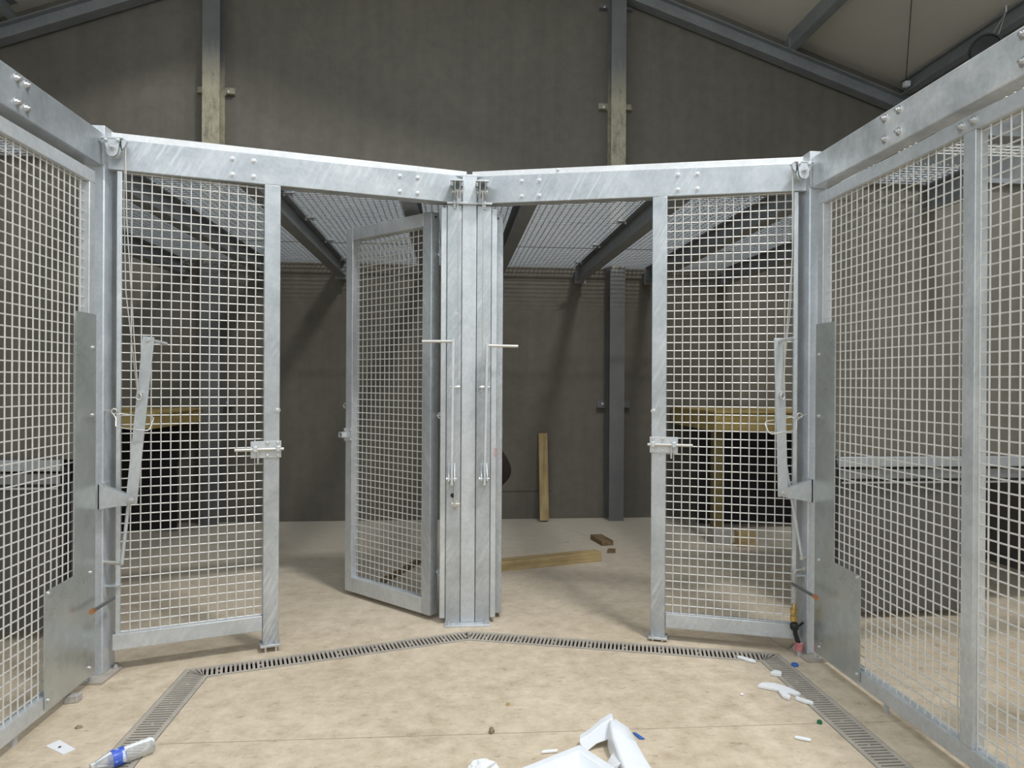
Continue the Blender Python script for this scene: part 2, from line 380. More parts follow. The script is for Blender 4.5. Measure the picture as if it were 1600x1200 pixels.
# ------------------------------------------------------------------ corner posts, hub post
def corner_post(sx, label):
    e = thing('corner_post', label, 'post', (sx * 1.853, 3.65, 0))
    s = sx
    def bx(m, a, b, *r): m.box(min(s * a, s * b), max(s * a, s * b), *r); return m
    bx(MB(), 0, .10, 0, .135, .012, 2.775).build('post_tube', 'galv_spangle', e, .006)
    m = MB(); P = [(-.05, .10), (-.04, -.085), (.09, -.085), (.15, .02), (.12, .165), (0, .165)]
    m.ext([(s * a, b, 0) for a, b in P], (0, 0, .014)); bp = m.build('base_plate', 'grate', e, .002)
    for a, b in ((-.026, .085), (.122, .03), (.03, -.06)): inst('bolt', HEX, bp, (s * a, b, .014), (-PI / 2, 0, 0))
    m = bx(MB(), .0, .062, -.008, -.001, 2.585, 2.782); m.box(min(0, s * -.004), max(0, s * -.004), -.008, .1, 2.60, 2.782)
    hb = m.build('head_bracket', 'galv', e, .0015)
    for z in (2.625, 2.745): inst('bolt', HEX, hb, (s * .027, -.008, z))
    return e
corner_post(-1, 'square galvanised corner post at the left end of the left header beam')
corner_post(1, 'square galvanised corner post at the right end of the right header beam')

def hub_post():
    e = thing('hub_post', 'wide galvanised centre post of three welded box sections where the two gates meet', 'post', (0, 4.296, 0))
    t = MB().box(-.0445, .0445, 0, .09, .012, 2.792).build('post_tube', 'galv', e, .004)
    for s in (-1, 1):
        MB().box(min(s * .0475, s * .1365), max(s * .0475, s * .1365), 0, .09, .012, 2.60).build('post_tube', 'galv_brush', e, .004)
        j = MB().box(min(s * .139, s * .174), max(s * .139, s * .174), .012, .075, .035, 2.585).build('jamb_angle', 'galv', e, .003)
    MB().box(-.140, .140, -.024, .095, 2.601, 2.613).build('cap_plate', 'galv', e, .002)
    for s in (-1, 1):
        m = MB(); m.cyl((s * .092, -.012, 2.575), (s * .092, -.012, 2.625), .006, 8); m.lathe([(.011, 0), (.011, .01)], (s * .092, -.012, 2.588), (0, 0, 1), 6); m.build('cap_bolt', 'bolt', e)
    bp = MB().box(-.142, .142, -.058, .11, 0, .012).build('base_plate', 'galv', e, .002)
    for s in (-1, 1): inst('bolt', HEX, bp, (s * .115, -.03, .012), (-PI / 2, 0, 0))
    # lock hole with its steel hook
    h = MB(); h.lathe([(.014, 0), (.014, .004)], (-.095, .001, .80), (0, -1, 0), 16); h.build('lock_hole', 'black_plastic', e)
    k = MB(); k.tube([(-.083, -.02, .865), (-.083, -.022, .76), (-.083, -.03, .735), (-.083, -.012, .722)], .0055, 8); k.box(-.105, -.06, -.014, 0, .735, .765)
    k.cyl((-.10, -.018, .75), (-.05, -.018, .75), .006, 8); k.build('lock_hook', 'stainless', e)
    b = MB(); b.lathe([(.008, 0), (.008, .004)], (-.03, 0, .73), (0, -1, 0), 10); b.build('rivet', 'bolt', e)
    # hand-written marks
    for txt, mt, loc, size, rot in (('FS30', 'red_ink', (.159, .0114, 1.09), .028, (PI / 2, PI / 2, 0)), ('m', 'white_ink', (-.086, -.0006, 1.92), .03, (PI / 2, 0, 0))):
        c = bpy.data.curves.new('marker_writing', 'FONT'); c.body = txt; c.size = size; c.extrude = .0002
        t = bpy.data.objects.new('tmp', c); COL.objects.link(t); dg = bpy.context.evaluated_depsgraph_get(); me = bpy.data.meshes.new_from_object(t.evaluated_get(dg)); bpy.data.objects.remove(t)
        me.materials.clear(); me.materials.append(M[mt]); o = inst('marker_writing', me, e, loc, rot)
hub_post()

# ------------------------------------------------------------------ header beams and fixed mesh panels (local frame: origin at the hub end)
ANG = math.atan2(.63, 1.803)
LB = 1.910
def side_root(s, name, label, cat): return thing(name, label, cat, (s * .05, 4.31, 0), -s * ANG)
def header(s, label):
    e = side_root(s, 'header_beam', label, 'beam')
    zb0, zt0, zb1, zt1 = 2.612, 2.784, 2.574, 2.732
    m = MB(); m.ext([(0, 0, zb0), (s * LB, 0, zb1), (s * LB, 0, zt1), (0, 0, zt0)], (0, .085, 0)); m.build('beam_body', 'galv_brush', e, .004)
    m = MB(); m.ext([(-s * .045, .03, zt0 + .001), (s * (LB - .005), .03, zt1 + .001), (s * (LB - .005), .03, zt1 + .041), (-s * .045, .03, zt0 + .041)], (0, .045, 0)); m.build('top_strip', 'zinc_bright', e, .0015)
    for lx in (.282, .392, 1.213, 1.322):
        t = lx / LB; zb = zb0 + (zb1 - zb0) * t; zt = zt0 + (zt1 - zt0) * t
        for z in (zb + .036, zt - .041): inst('bolt', BOLT, e, (s * lx, 0, z))
    if s > 0: inst('screw', SCREW, e, (s * .50, .03, zt0 + .014))
header(-1, 'galvanised header beam over the left mesh panel and the open left doorway')
header(1, 'galvanised header beam over the right mesh panel and the right doorway')

def fixed_panel(s, label, zr0, zr1, zf):
    e = side_root(s, 'mesh_fence', label, 'mesh fence')
    def bx(a, b, y0, y1, z0, z1): return MB().box(min(s * a, s * b), max(s * a, s * b), y0, y1, z0, z1)
    bx(1.07, 1.155, .0, .06, zf + .012, 2.592).build('stile', 'galv_brush', e, .004)
    bx(1.845, 1.868, .004, .05, zr0, 2.573).build('stile', 'galv', e, .003)
    bx(1.157, 1.88, .002, .055, zr0, zr1).build('bottom_rail', 'galv', e, .003)
    m = MB(); a, b = sorted((s * 1.150, s * 1.850)); wires(m, a, b, zr1 - .01, 2.58, .028, phase=(.35, .7)); m.build('wire_mesh', 'wire', e)
    f = bx(1.06, 1.168, -.025, .07, zf, zf + .012).build('foot_plate', 'galv', e, .0015)
    for lx in (1.085, 1.14):
        c = MB(); c.cyl((s * lx, -.012, 0.0), (s * lx, -.012, zf + .03), .006, 8); c.lathe([(.011, 0), (.011, .01)], (s * lx, -.012, zf + .012), (0, 0, 1), 6); c.build('levelling_bolt', 'bolt', f)
    inst('coach_bolt', BOLT, e, (s * 1.082, 0, 1.34))
    # slide bolt
    zc = 1.125 if s < 0 else 1.145
    p = bx(1.062, 1.222, -.006, -.001, zc - .048, zc + .045).build('slide_bolt', 'galv', e, .001)
    r = MB(); r.cyl((s * 1.050, -.018, zc), (s * 1.305, -.018, zc), .0085, 12); r.build('bolt_rod', 'stainless', p)
    h = MB(); h.cyl((s * 1.185, -.018, zc - .006), (s * 1.185, -.022, zc - .078), .0055, 10); h.build('bolt_handle', 'stainless', p)
    for lx in (1.08, 1.20):
        g = MB(); g.box(min(s * (lx - .012), s * (lx + .012)), max(s * (lx - .012), s * (lx + .012)), -.031, -.004, zc - .014, zc + .018); g.build('bolt_staple', 'galv', p, .004)
    for lx in (1.08, 1.135):
        for dz in (-.036, .034): inst('screw', SCREW, p, (s * lx, -.006, zc + dz))
fixed_panel(-1, 'fixed wire mesh panel with slide bolt beside the open left doorway', .118, .200, .03)
fixed_panel(1, 'fixed wire mesh panel with slide bolt beside the right doorway, timber bench behind it', .078, .160, .012)

# ------------------------------------------------------------------ side beams, side mesh panels, guard plates
def side_beam(s, label):
    e = thing('side_beam', label, 'beam', (s * 1.862, 3.64, 0))
    Y = -2.85
    m = MB(); m.box(min(0, s * .09), max(0, s * .09), Y, 0, 2.578, 2.748); m.build('beam_body', 'galv_darkened' if s < 0 else 'galv_blotch_lit', e, .005)
    ys = (2.958, 3.022) if s < 0 else (2.903, 3.003, 2.233, 2.133)
    for y in ys:
        for z in (2.622, 2.718): inst('bolt', HEX, e, (0, y - 3.64, z), (0, 0, PI / 2 if s < 0 else -PI / 2))
side_beam(-1, 'galvanised beam over the left side mesh panel')
side_beam(1, 'galvanised beam with pale blotches over the right side mesh panel')

def side_panel(s, label):
    e = thing('mesh_fence', label, 'mesh fence', (s * 1.860, 3.575, 0))
    def bx(y0, y1, z0, z1, d=.052): return MB().box(min(0, s * d), max(0, s * d), y0 - 3.575, y1 - 3.575, z0, z1)
    Y0 = .95
    bx(Y0, 3.575, 2.468, 2.53).build('top_rail', 'galv', e, .003)
    bx(Y0, 3.575, .05, .122).build('bottom_rail', 'galv', e, .003)
    for a, b in ((3.522, 3.575), (2.448, 2.512), (1.36, 1.425), (Y0, Y0 + .055)):
        bx(a, b, .122, 2.468).build('stile', 'galv', e, .003)
    m = MB(); 
    for y0, y1 in ((2.512, 3.522), (1.425, 2.448), (Y0 + .055, 1.36)):
        t = MB(); wires(t, y0 - 3.575 - .01, y1 - 3.575 + .01, .115, 2.475, 0, phase=(.4, .6))
        m.add([(s * (.022 + y), x, z) for x, y, z in t.v], t.f)
    m.build('wire_mesh', 'wire', e)
    for y in (2.523, 2.458): inst('bolt', HEX, e, (0, y - 3.575, 2.502), (0, 0, PI / 2 if s < 0 else -PI / 2))
    for y in (3.0, 1.4):
        m = MB(); m.cyl((s * .026, y - 3.575, .0), (s * .026, y - 3.575, .055), .012, 8); m.build('floor_pin', 'galv', e)
side_panel(-1, 'tall wire mesh panel forming the left side wall of the cage')
side_panel(1, 'tall wire mesh panel with mullion forming the right side wall of the cage')

def guard(s, label):
    e = thing('guard_plate', label, 'metal plate', (s * 1.858, 3.578, 0))
    P = [(0, .058), (0, 1.825), (-.182, 1.825), (-.190, .588), (-.420, .580), (-.420, .07)]
    m = MB(); m.ext([(0, a, b) for a, b in P], (-s * .004, 0, 0)); m.build('plate', 'sheet', e)
    for y, z in ((-.043, .563), (-.05, .10), (-.395, .568), (-.395, .10), (-.03, 1.66), (-.03, 1.33)):
        inst('screw', SCREW if z < 1 else SCREW, e, (-s * .004, y, z), (0, 0, PI / 2 if s < 0 else -PI / 2))
guard(-1, 'L-shaped galvanised sheet guard screwed to the left side mesh by the corner post')
guard(1, 'L-shaped galvanised sheet guard screwed to the right side mesh by the corner post')

# ------------------------------------------------------------------ hinged gates standing open
def gate(label, P1, P2, keeper):
    d = Vector((P2[0] - P1[0], P2[1] - P1[1])); W = d.length; a = math.atan2(d.y, d.x)
    e = thing('mesh_gate', label, 'gate', (P1[0], P1[1], .03), a)
    # local x: hinge -> free edge ; local +y is the back for the left gate
    k = keeper; H = 2.545; T = .068
    def bx(x0, x1, z0, z1): return MB().box(x0, x1, min(0, k * T), max(0, k * T), z0, z1)
    bx(0, .075, 0, H).build('stile', 'galv_brush', e, .003)
    bx(W - .07, W, 0, H).build('stile', 'galv', e, .003)
    bx(.075, W - .07, H - .085, H).build('top_rail', 'galv', e, .003)
    bx(.075, W - .07, 0, .10).build('bottom_rail', 'galv', e, .003)
    m = MB(); wires(m, .07, W - .065, .09, H - .08, k * .052, phase=(.5, .5), yoff=-1.6 * k); m.build('wire_mesh', 'wire', e)
    for z in (.27, 1.26, 2.28):
        h = MB(); h.cyl((-.004, k * .052, z), (-.045, k * .052, z), .006, 8)
        h.tube([(-.03 + .016 * math.cos(t), k * .052, z + .016 * math.sin(t)) for t in [i * 2 * PI / 12 for i in range(12)]], .0055, 6, closed=True)
        h.build('hinge_pin', 'galv', e)
    h = MB(); h.lathe([(.007, 0), (.007, .003)], (0, k * .035, H - .03), (-1, 0, 0), 10); h.build('lifting_hole', 'black_plastic', e)
    b = MB(); b.tube([(W + .05 + .016 * math.cos(t), k * .035, 1.30 + .016 * math.sin(t)) for t in [i * 2 * PI / 14 for i in range(14)]], .006, 6, closed=True)
    b.cyl((W, k * .035, 1.30), (W + .034, k * .035, 1.30), .006, 8); b.lathe([(.016, 0), (.016, .006)], (W, k * .035, 1.30), (1, 0, 0), 10); b.build('eye_bolt', 'stainless', e)
    kp = MB().box(W - .075, W + .012, min(0, -k * .006), max(0, -k * .006), 1.05, 1.145).build('latch_keep', 'galv', e, .001)
    m = MB(); ya, yb = sorted((-k * .006, -k * .045)); m.box(W - .02, W + .02, ya, yb, 1.080, 1.085); m.box(W - .02, W + .02, ya, yb, 1.112, 1.117)
    m.box(W - .02, W - .015, ya, yb, 1.085, 1.112); m.box(W + .015, W + .02, ya, yb, 1.085, 1.112); m.build('keep_socket', 'galv', kp)
    for x in (W - .062, W - .002):
        for z in (1.065, 1.132): inst('screw', SCREW, kp, (x, -k * .006, z), (0, 0, PI if k < 0 else 0))
gate('wire mesh gate hinged on the centre post and swung back into the left pen', (-.236, 4.372), (-.850, 4.965), -1)
gate('wire mesh gate swung fully back and seen edge-on at the right of the centre post', (.218, 4.395), (.236, 5.25), 1)

# ------------------------------------------------------------------ levers, links, pulleys and cables
def corner_lever(s, label, top, piv, link_t, link_b, grip_back, lug):
    """arm swings in a plane facing the viewer; world coordinates relative to the post"""
    ox, oy = s * 1.853, 3.65
    e = thing('lever', label, 'lever', (ox, oy, 0))
    L = lambda p: Vector((p[0] - ox, p[1] - oy, p[2]))
    y = 3.605
    t = Vector((top[0], y, top[1])); p = Vector((piv[0], y, piv[1])); ax = (t - p).normalized(); w = Vector((ax.z, 0, -ax.x)) * .027
    p0 = p - ax * .022; t0 = t + ax * .015
    m = MB(); m.ext([L(p0 - w), L(p0 + w), L(t0 + w), L(t0 - w)], (0, .010, 0)); m.build('lever_arm', 'galv', e, .0015)
    g = MB()
    if grip_back: g.cyl(L(t + Vector((0, -.006, 0))), L(t + Vector((.012, .19, -.01))), .0095, 12)
    else: g.cyl(L(t + Vector((0, .012, 0))), L(t + Vector((.012, -.15, .005))), .0095, 12)
    g.build('grip', 'galv', e, .001)
    # triangular bracket welded to the post
    zc = piv[1]
    m = MB()
    for yy in (3.597, 3.622):
        m.ext([L((s * 1.856, yy, .985)), L((s * 1.856, yy, .858)), L((piv[0] - s * .0, yy, zc - .022)), L((piv[0] - s * .02, yy, zc)), L((piv[0], yy, zc + .022))], (0, .004, 0))
    m.box(min(0, -s * .006), max(0, -s * .006), -.053, .06, .858, .985); br = m.build('pivot_bracket', 'galv', e)
    inst('pivot_bolt', HEX, e, L((piv[0], 3.597, zc)))
    r = MB(); r.cyl(L((link_t[0], 3.63, link_t[1])), L((link_b[0], 3.63, link_b[1])), .0085, 10); r.build('link_rod', 'galv', e)
    r = MB(); r.cyl(L((link_b[0] - s * .004, 3.63, link_b[1])), L((s * 1.858, 3.67, link_b[1])), .010, 10); r.build('draw_pin', 'stainless', e)
    r = MB(); r.lathe([(.014, 0), (.014, .012), (.008, .012), (.008, .026), (0, .027)], L((lug[0], 3.605, lug[1])), (0, -1, 0), 8); r.tube([L((lug[0] + .012 * math.cos(q), 3.59, lug[1] - .02 + .016 * math.sin(q))) for q in [i * 2 * PI / 10 for i in range(10)]], .004, 6, closed=True)
    r.build('cable_lug', 'bolt', e)
    return e
corner_lever(-1, 'flat steel lever leaning right before the left mesh panel, on the left corner post', (-1.620, 1.705), (-1.697, .905), (-1.716, .93), (-1.752, .580), True, (-1.656, 1.440))
corner_lever(1, 'flat steel lever hanging in front of the right mesh panel, on the right corner post', (1.662, 1.735), (1.690, .912), (1.702, 1.13), (1.812, .548), False, (1.676, 1.455))

def hub_lever(s, label, xb, xt, zt, xl):
    e = thing('lever', label, 'lever', (0, 4.296, 0)); y0 = -.075
    m = MB(); m.ext([(xb - .008, y0 - .022, .875), (xb + .008, y0 - .022, .875), (xt + .008, y0 - .022, zt), (xt - .008, y0 - .022, zt)], (0, .044, 0)); m.build('lever_arm', 'galv', e, .002)
    g = MB(); g.cyl((xt, y0, zt - .012), (xt + s * .190, y0, zt - .014), .0095, 12); g.build('grip', 'stainless', e, .001)
    m = MB()
    for a in (-.021, .013): m.ext([(xb + a, 0, .865), (xb + a, -.095, .90), (xb + a, -.085, .935), (xb + a, -.02, 1.0), (xb + a, 0, 1.0)], (.006, 0, 0))
    m.box(xb - .026, xb + .024, -.004, 0, .862, 1.0); m.build('clevis_bracket', 'galv', e, .001)
    b = MB(); b.cyl((xb - .03, y0, .912), (xb + .03, y0, .912), .007, 10); b.lathe([(.012, 0), (.012, .008)], (xb - .034, y0, .912), (1, 0, 0), 6); b.build('pivot_bolt', 'bolt', e)
    b = MB(); b.cyl((xl + s * .048, y0, 1.472), (xl - s * .016, y0, 1.472), .0065, 8); b.lathe([(.012, -.008), (.012, .012)], (xl, y0, 1.472), (1, 0, 0), 8)
    b.cyl((xl, y0, 1.515), (xl, y0, 1.432), .005, 8); b.lathe([(.010, 0), (.010, .012)], (xl, y0, 1.445), (0, 0, 1), 6); b.build('cable_lug', 'bolt', e)
hub_lever(-1, 'upright lever with grip pointing left on the centre post', -.101, -.096, 1.762, -.068)
hub_lever(1, 'upright lever with grip pointing right on the centre post', .098, .110, 1.738, .080)

def corner_pulley(s, label):
    e = thing('pulley', label, 'pulley', (s * 1.853, 3.65, 2.71)); k = -s
    def bx(a, b, *r): return MB().box(min(k * a, k * b), max(k * a, k * b), *r)
    bx(.002, .108, -.055, .02, -.006, 0).build('mounting_plate', 'galv', e, .001)
    for y in (-.052, -.016):
        m = MB(); P = [(.022, 0), (.022, -.02), (.035, -.055)] + [(.06 + .027 * math.cos(t), -.062 + .027 * math.sin(t)) for t in [PI + i * PI / 8 for i in range(1, 9)]] + [(.094, -.02), (.094, 0)]
        m.ext([(k * a, y, b - .006) for a, b in P], (0, .004, 0)); m.build('cheek_plate', 'galv', e)
    m = MB(); m.lathe([(.036, 0), (.030, .009), (.036, .018)], (k * .063, -.026, -.062), (0, -1, 0), 24); m.build('wheel', 'sheet', e)
    inst('axle_bolt', HEX, e, (k * .06, -.052, -.05))
    for a in (.03, .088): inst('bolt', SCREW, e, (k * a, -.053, -.014))
    m = MB(); m.ext([(k * .098, -.045, 0), (k * .125, -.045, -.015), (k * .118, -.045, -.04), (k * .104, -.045, -.055)], (0, .02, 0)); m.build('rope_guard', 'galv', e)
corner_pulley(-1, 'small pulley with steel cheeks on top of the left corner post')
corner_pulley(1, 'small pulley with steel cheeks on top of the right corner post')
def hub_pulley(s, label):
    x = s * .076
    e = thing('pulley', label, 'pulley', (x, 4.296, 2.72))
    MB().box(-.042, .036, -.125, .012, -.006, 0.003).build('mounting_plate', 'galv', e, .001)
    for a in (-.017, .013): MB().ext([(a, -.115, -.006), (a, -.012, -.006), (a, -.03, -.08), (a, -.07, -.10), (a, -.10, -.08)], (.004, 0, 0)).build('cheek_plate', 'sheet', e)
    m = MB(); m.lathe([(.034, -.009), (.028, 0), (.034, .009)], (0, -.066, -.062), (1, 0, 0), 24); m.build('wheel', 'stainless', e)
    m = MB(); m.cyl((-.032, -.066, -.055), (.03, -.066, -.055), .006, 8); m.lathe([(.012, 0), (.012, .008)], (-.034, -.066, -.055), (1, 0, 0), 6); m.lathe([(.012, 0), (.012, .008)], (.025, -.066, -.055), (1, 0, 0), 6); m.build('axle_bolt', 'bolt', e)
    for a in (-.032, .026):
        b = MB(); b.lathe([(.008, 0), (.008, .014), (.005, .014), (.005, .024)], (a, -.10, -.006), (0, 0, -1), 8); b.build('bolt', 'bolt', e)
hub_pulley(-1, 'edge-on pulley on the left side of the centre post head')
hub_pulley(1, 'edge-on pulley on the right side of the centre post head')
def cable(label, pts): tag(MB().tube(pts, .0028, 6).build('wire_cable', 'cable'), label, 'cable')
cable('thin steel cable from the left corner pulley down to the leaning lever', [(-1.742, 3.628, 2.70), (-1.738, 3.62, 2.63), (-1.722, 3.60, 2.3), (-1.675, 3.592, 1.62), (-1.658, 3.588, 1.42)])
cable('second strand of steel cable hanging beside the left lever cable', [(-1.748, 3.635, 2.68), (-1.745, 3.62, 2.4), (-1.73, 3.61, 1.95), (-1.664, 3.594, 1.43)])
cable('thin steel cable from the right corner pulley down to the right lever', [(1.742, 3.628, 2.70), (1.738, 3.62, 2.63), (1.730, 3.60, 2.2), (1.690, 3.592, 1.70), (1.680, 3.588, 1.44)])
cable('second strand of steel cable hanging beside the right lever cable', [(1.748, 3.635, 2.68), (1.745, 3.62, 2.4), (1.728, 3.61, 1.95), (1.672, 3.594, 1.45)])
cable('steel cable down the left side of the centre post', [(-.076, 4.196, 2.66), (-.072, 4.21, 2.4), (-.068, 4.221, 1.48)])
cable('steel cable down the right side of the centre post', [(.076, 4.196, 2.66), (.080, 4.21, 2.4), (.080, 4.221, 1.48)])

def keeper(s, label, pts, eye):
    ox, oy = s * 1.853, 3.65
    e = thing('lever_keeper', label, 'wire loop', (ox, oy, 0)); L = lambda p: (p[0] - ox, p[1] - oy, p[2])
    m = MB(); m.tube([L((eye[0] + .013 * math.cos(t), 3.62, eye[1] + .013 * math.sin(t))) for t in [i * 2 * PI / 12 for i in range(12)]], .0042, 6, closed=True)
    m.cyl(L((eye[0] + s * .013, 3.62, eye[1])), L((s * 1.853, 3.665, eye[1] + .004)), .0045, 8); m.build('eye_bolt', 'stainless', e)
    m = MB(); m.tube([L(p) for p in pts], .0036, 8); m.build('wire_loop', 'stainless', e)
keeper(-1, 'rectangular wire loop round the leaning lever, hooked to an eye on the left corner post',
       [(-1.783, 3.60, 1.335), (-1.762, 3.585, 1.312), (-1.758, 3.575, 1.275), (-1.745, 3.572, 1.268), (-1.680, 3.57, 1.260), (-1.612, 3.585, 1.252), (-1.604, 3.60, 1.262), (-1.600, 3.625, 1.31), (-1.612, 3.63, 1.322), (-1.69, 3.63, 1.325), (-1.750, 3.61, 1.335), (-1.765, 3.60, 1.33)], (-1.787, 1.345))
keeper(1, 'rectangular wire loop round the right lever, hooked to an eye on the right corner post',
       [(1.783, 3.60, 1.325), (1.752, 3.585, 1.305), (1.745, 3.575, 1.26), (1.732, 3.572, 1.25), (1.66, 3.57, 1.242), (1.612, 3.58, 1.232), (1.602, 3.60, 1.24), (1.592, 3.62, 1.285), (1.602, 3.63, 1.298), (1.68, 3.63, 1.308), (1.73, 3.61, 1.322), (1.748, 3.60, 1.318)], (1.787, 1.330))

# small bits on the posts: pipe stubs, angle stops, water hose
def pipe(label, a, b):
    a = Vector(a); b = Vector(b); e = thing('pipe_stub', label, 'pipe', a)
    MB().cyl((0, 0, 0), (b - a) * .90, .0085, 12).build('pipe_sleeve', 'pipe_grey', e)
    m = MB(); m.cyl((b - a) * .895, (b - a) * 1.02, .0125, 12); m.build('copper_end', 'copper', e)
pipe('grey pipe stub with cut copper end poking out beside the left corner post', (-1.803, 3.66, .400), (-1.807, 3.45, .398))
pipe('grey pipe stub with cut copper end crossing the right corner post', (1.772, 3.66, .401), (1.797, 3.45, .388))
def stop(s, label, z):
    m = MB(); m.box(min(-s * .07, 0), max(-s * .07, 0), -.03, .01, z, z + .006); m.box(min(-s * .006, 0), max(-s * .006, 0), -.03, .01, z - .055, z)
    o = m.build('angle_stop', 'galv', loc=(s * 1.8515, 3.69, 0)); tag(o, label, 'bracket')
stop(-1, 'small angle stop on the left corner post below the draw pin', .455)
stop(1, 'small angle stop on the right corner post beside the water pipe', .440)
def hose():
    e = thing('water_hose', 'hose with brass valve and red ribbed sleeve at the foot of the right corner post', 'hose', (1.79, 3.66, 0))
    m = MB(); m.tube([(.063, .02, .475), (.02, .0, .476), (.002, 0, .474), (-.008, 0, .462), (-.009, 0, .44), (-.008, 0, .29)], .0055, 10)
    for z in (.452, .402, .372, .30): m.lathe([(.011, 0), (.011, .014)], (-.0085, 0, z), (0, 0, 1), 10)
    m.lathe([(.011, 0), (.011, .014)], (.045, .012, .476), (1, 0, 0), 10); m.build('water_pipe', 'cable', e)
    m = MB(); m.lathe([(.008, .10), (.012, .092), (.012, .074), (.019, .07), (.019, .048), (.013, .044), (.013, .036), (.019, .032), (.019, .006), (.012, 0)], (-.008, 0, .19), (0, 0, 1), 12); m.build('brass_valve', 'brass', e)
    m = MB(); m.lathe([(.016, 0), (.024, .01), (.024, .03), (.016, .04)], (-.004, 0, .145), (0, 0, 1), 14); m.cyl((.02, .0, .165), (.06, .03, .172), .006, 8); m.build('hose_clamp', 'black_rubber', e)
    m = MB(); m.tube([(-.003, 0, .16), (.003, 0, .12), (.015, .0, .085), (.024, .0, .06)], .0125, 12); m.build('hose_end', 'black_rubber', e)
    m = MB(); pr = []
    for i in range(6): pr += [(.020, i * .008), (.024, i * .008 + .003), (.020, i * .008 + .006)]
    m.lathe(pr, (.020, 0, .030), (.12, 0, 1), 14); m.build('red_sleeve', 'red', e)
    m = MB(); m.tube([(.024, 0, .032), (.028, 0, .0)], .015, 10); m.build('floor_socket', 'galv', e)
hose()

# ------------------------------------------------------------------ roof joists and mesh over the pens
def hdr_y(x): return 4.31 - abs(abs(x) - .05) * .349 + .09
JX = [-2.93, -2.06, -1.275, -.375, .375, 1.285, 2.06, 2.93]
def joist(x, label):
    y0 = hdr_y(x) + .02 if abs(x) < 1.8 else 3.80
    e = thing('roof_joist', label, 'joist', (x, y0, 2.615)); L = 7.44 - y0
    m = MB(); m.ext([(a, 0, b) for a, b in ibeam_profile(.098, .16, .009, .007)], (0, L, 0)); m.build('joist_beam', 'joist_steel', e, smooth=False)
    MB().box(-.06, .06, L, L + .012, -.03, .16).build('end_plate', 'joist_steel', e)
    w = WY - 7.40
    MB().box(-.05, .05, L + .012, WY - y0, .0, .11).build('wall_bracket', 'joist_steel', e)
for x, n in zip(JX, ['far left roof joist, outermost on the left', 'roof joist seen through the left mesh panel, above the left corner', 'roof joist crossing above the left doorway near its mesh panel', 'roof joist just left of the centre post, behind the open gate',
                     'roof joist just right of the centre post', 'roof joist crossing above the right doorway near its mesh panel', 'roof joist seen through the right mesh panel, above the right corner', 'far right roof joist, outermost on the right']):
    joist(x, n + (', dark galvanised I-beam' if len(n) < 60 else ''))
def roof_mesh(xa, xb, y0f, y1, label):
    e = thing('roof_mesh', label, 'roof mesh', ((xa + xb) / 2, 0, 2.779)); c = (xa + xb) / 2
    m = MB(); n = int((xb - xa) / SP)
    for i in range(n + 1):
        x = xa + (xb - xa - n * SP) / 2 + i * SP; m.cyl((x - c, y0f(x), .007), (x - c, y1, .007), .0047, 5)
    ym = min(y0f(xa), y0f(xb)); y = y1 - .01
    while y > ym:
        # clip the cross wire to the slanted front
        xs = [xa + (xb - xa) * i / 24 for i in range(25)]; ok = [q for q in xs if y0f(q) <= y]
        if len(ok) > 1: m.cyl((min(ok) - c, y, .0), (max(ok) - c, y, .0), .0047, 5)
        y -= SP
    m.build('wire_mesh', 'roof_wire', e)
    return e
def clips(e, x, ys, s):
    for y in ys:
        m = MB(); m.box(-.028, .028, -.018, .018, -.016, -.012); m.tube([(-.02, 0, -.03), (-.02, 0, .014), (.02, 0, .014), (.02, 0, -.03)], .004, 6); m.lathe([(.009, 0), (.009, .008)], (-.02, 0, -.026), (0, 0, 1), 6); m.lathe([(.009, 0), (.009, .008)], (.02, 0, -.026), (0, 0, 1), 6)
        o = m.build('mesh_clip', 'bolt', e); o.scale = (1.5, 1.5, 1.3); o.location = (x - e.location.x + s * .066, y, 0)
bays = [(-2.925, -2.065), (-2.055, -1.280), (-1.270, -.380), (-.370, .370), (.380, 1.280), (1.290, 2.055), (2.065, 2.925)]
bl = ['silvery wire mesh roof bay far left, outside the left corner', 'silvery wire mesh roof bay above the left fixed mesh panel', 'silvery wire mesh roof bay above the left doorway', 'silvery wire mesh roof bay directly behind the centre post', 'silvery wire mesh roof bay above the right doorway', 'silvery wire mesh roof bay above the right fixed mesh panel', 'silvery wire mesh roof bay far right, outside the right corner']
for (a, b), lab in zip(bays, bl):
    f = (lambda x: hdr_y(x) + .01) if max(abs(a), abs(b)) < 2.0 else (lambda x: max(hdr_y(x) + .01, 3.80))
    e = roof_mesh(a, b, f, 7.565, lab)
    if a < -.4: clips(e, b, (5.0, 5.75, 6.5, 7.2) if b > -1 else (4.5, 5.5, 6.6), -1) if b < -1 else clips(e, a, (4.75, 5.45, 6.3, 7.2), 1)
    if a > .3: clips(e, a, (4.7, 5.6, 6.6), 1) if a > 1.2 else clips(e, b, (4.45, 5.3, 6.25, 7.15), -1)
    for y in (5.45, 6.45, 7.44):
        m = MB(); m.box(a - e.location.x, b - e.location.x, y, y + .004, -.006, .012); m.build('edge_flat', 'joist_steel', e)

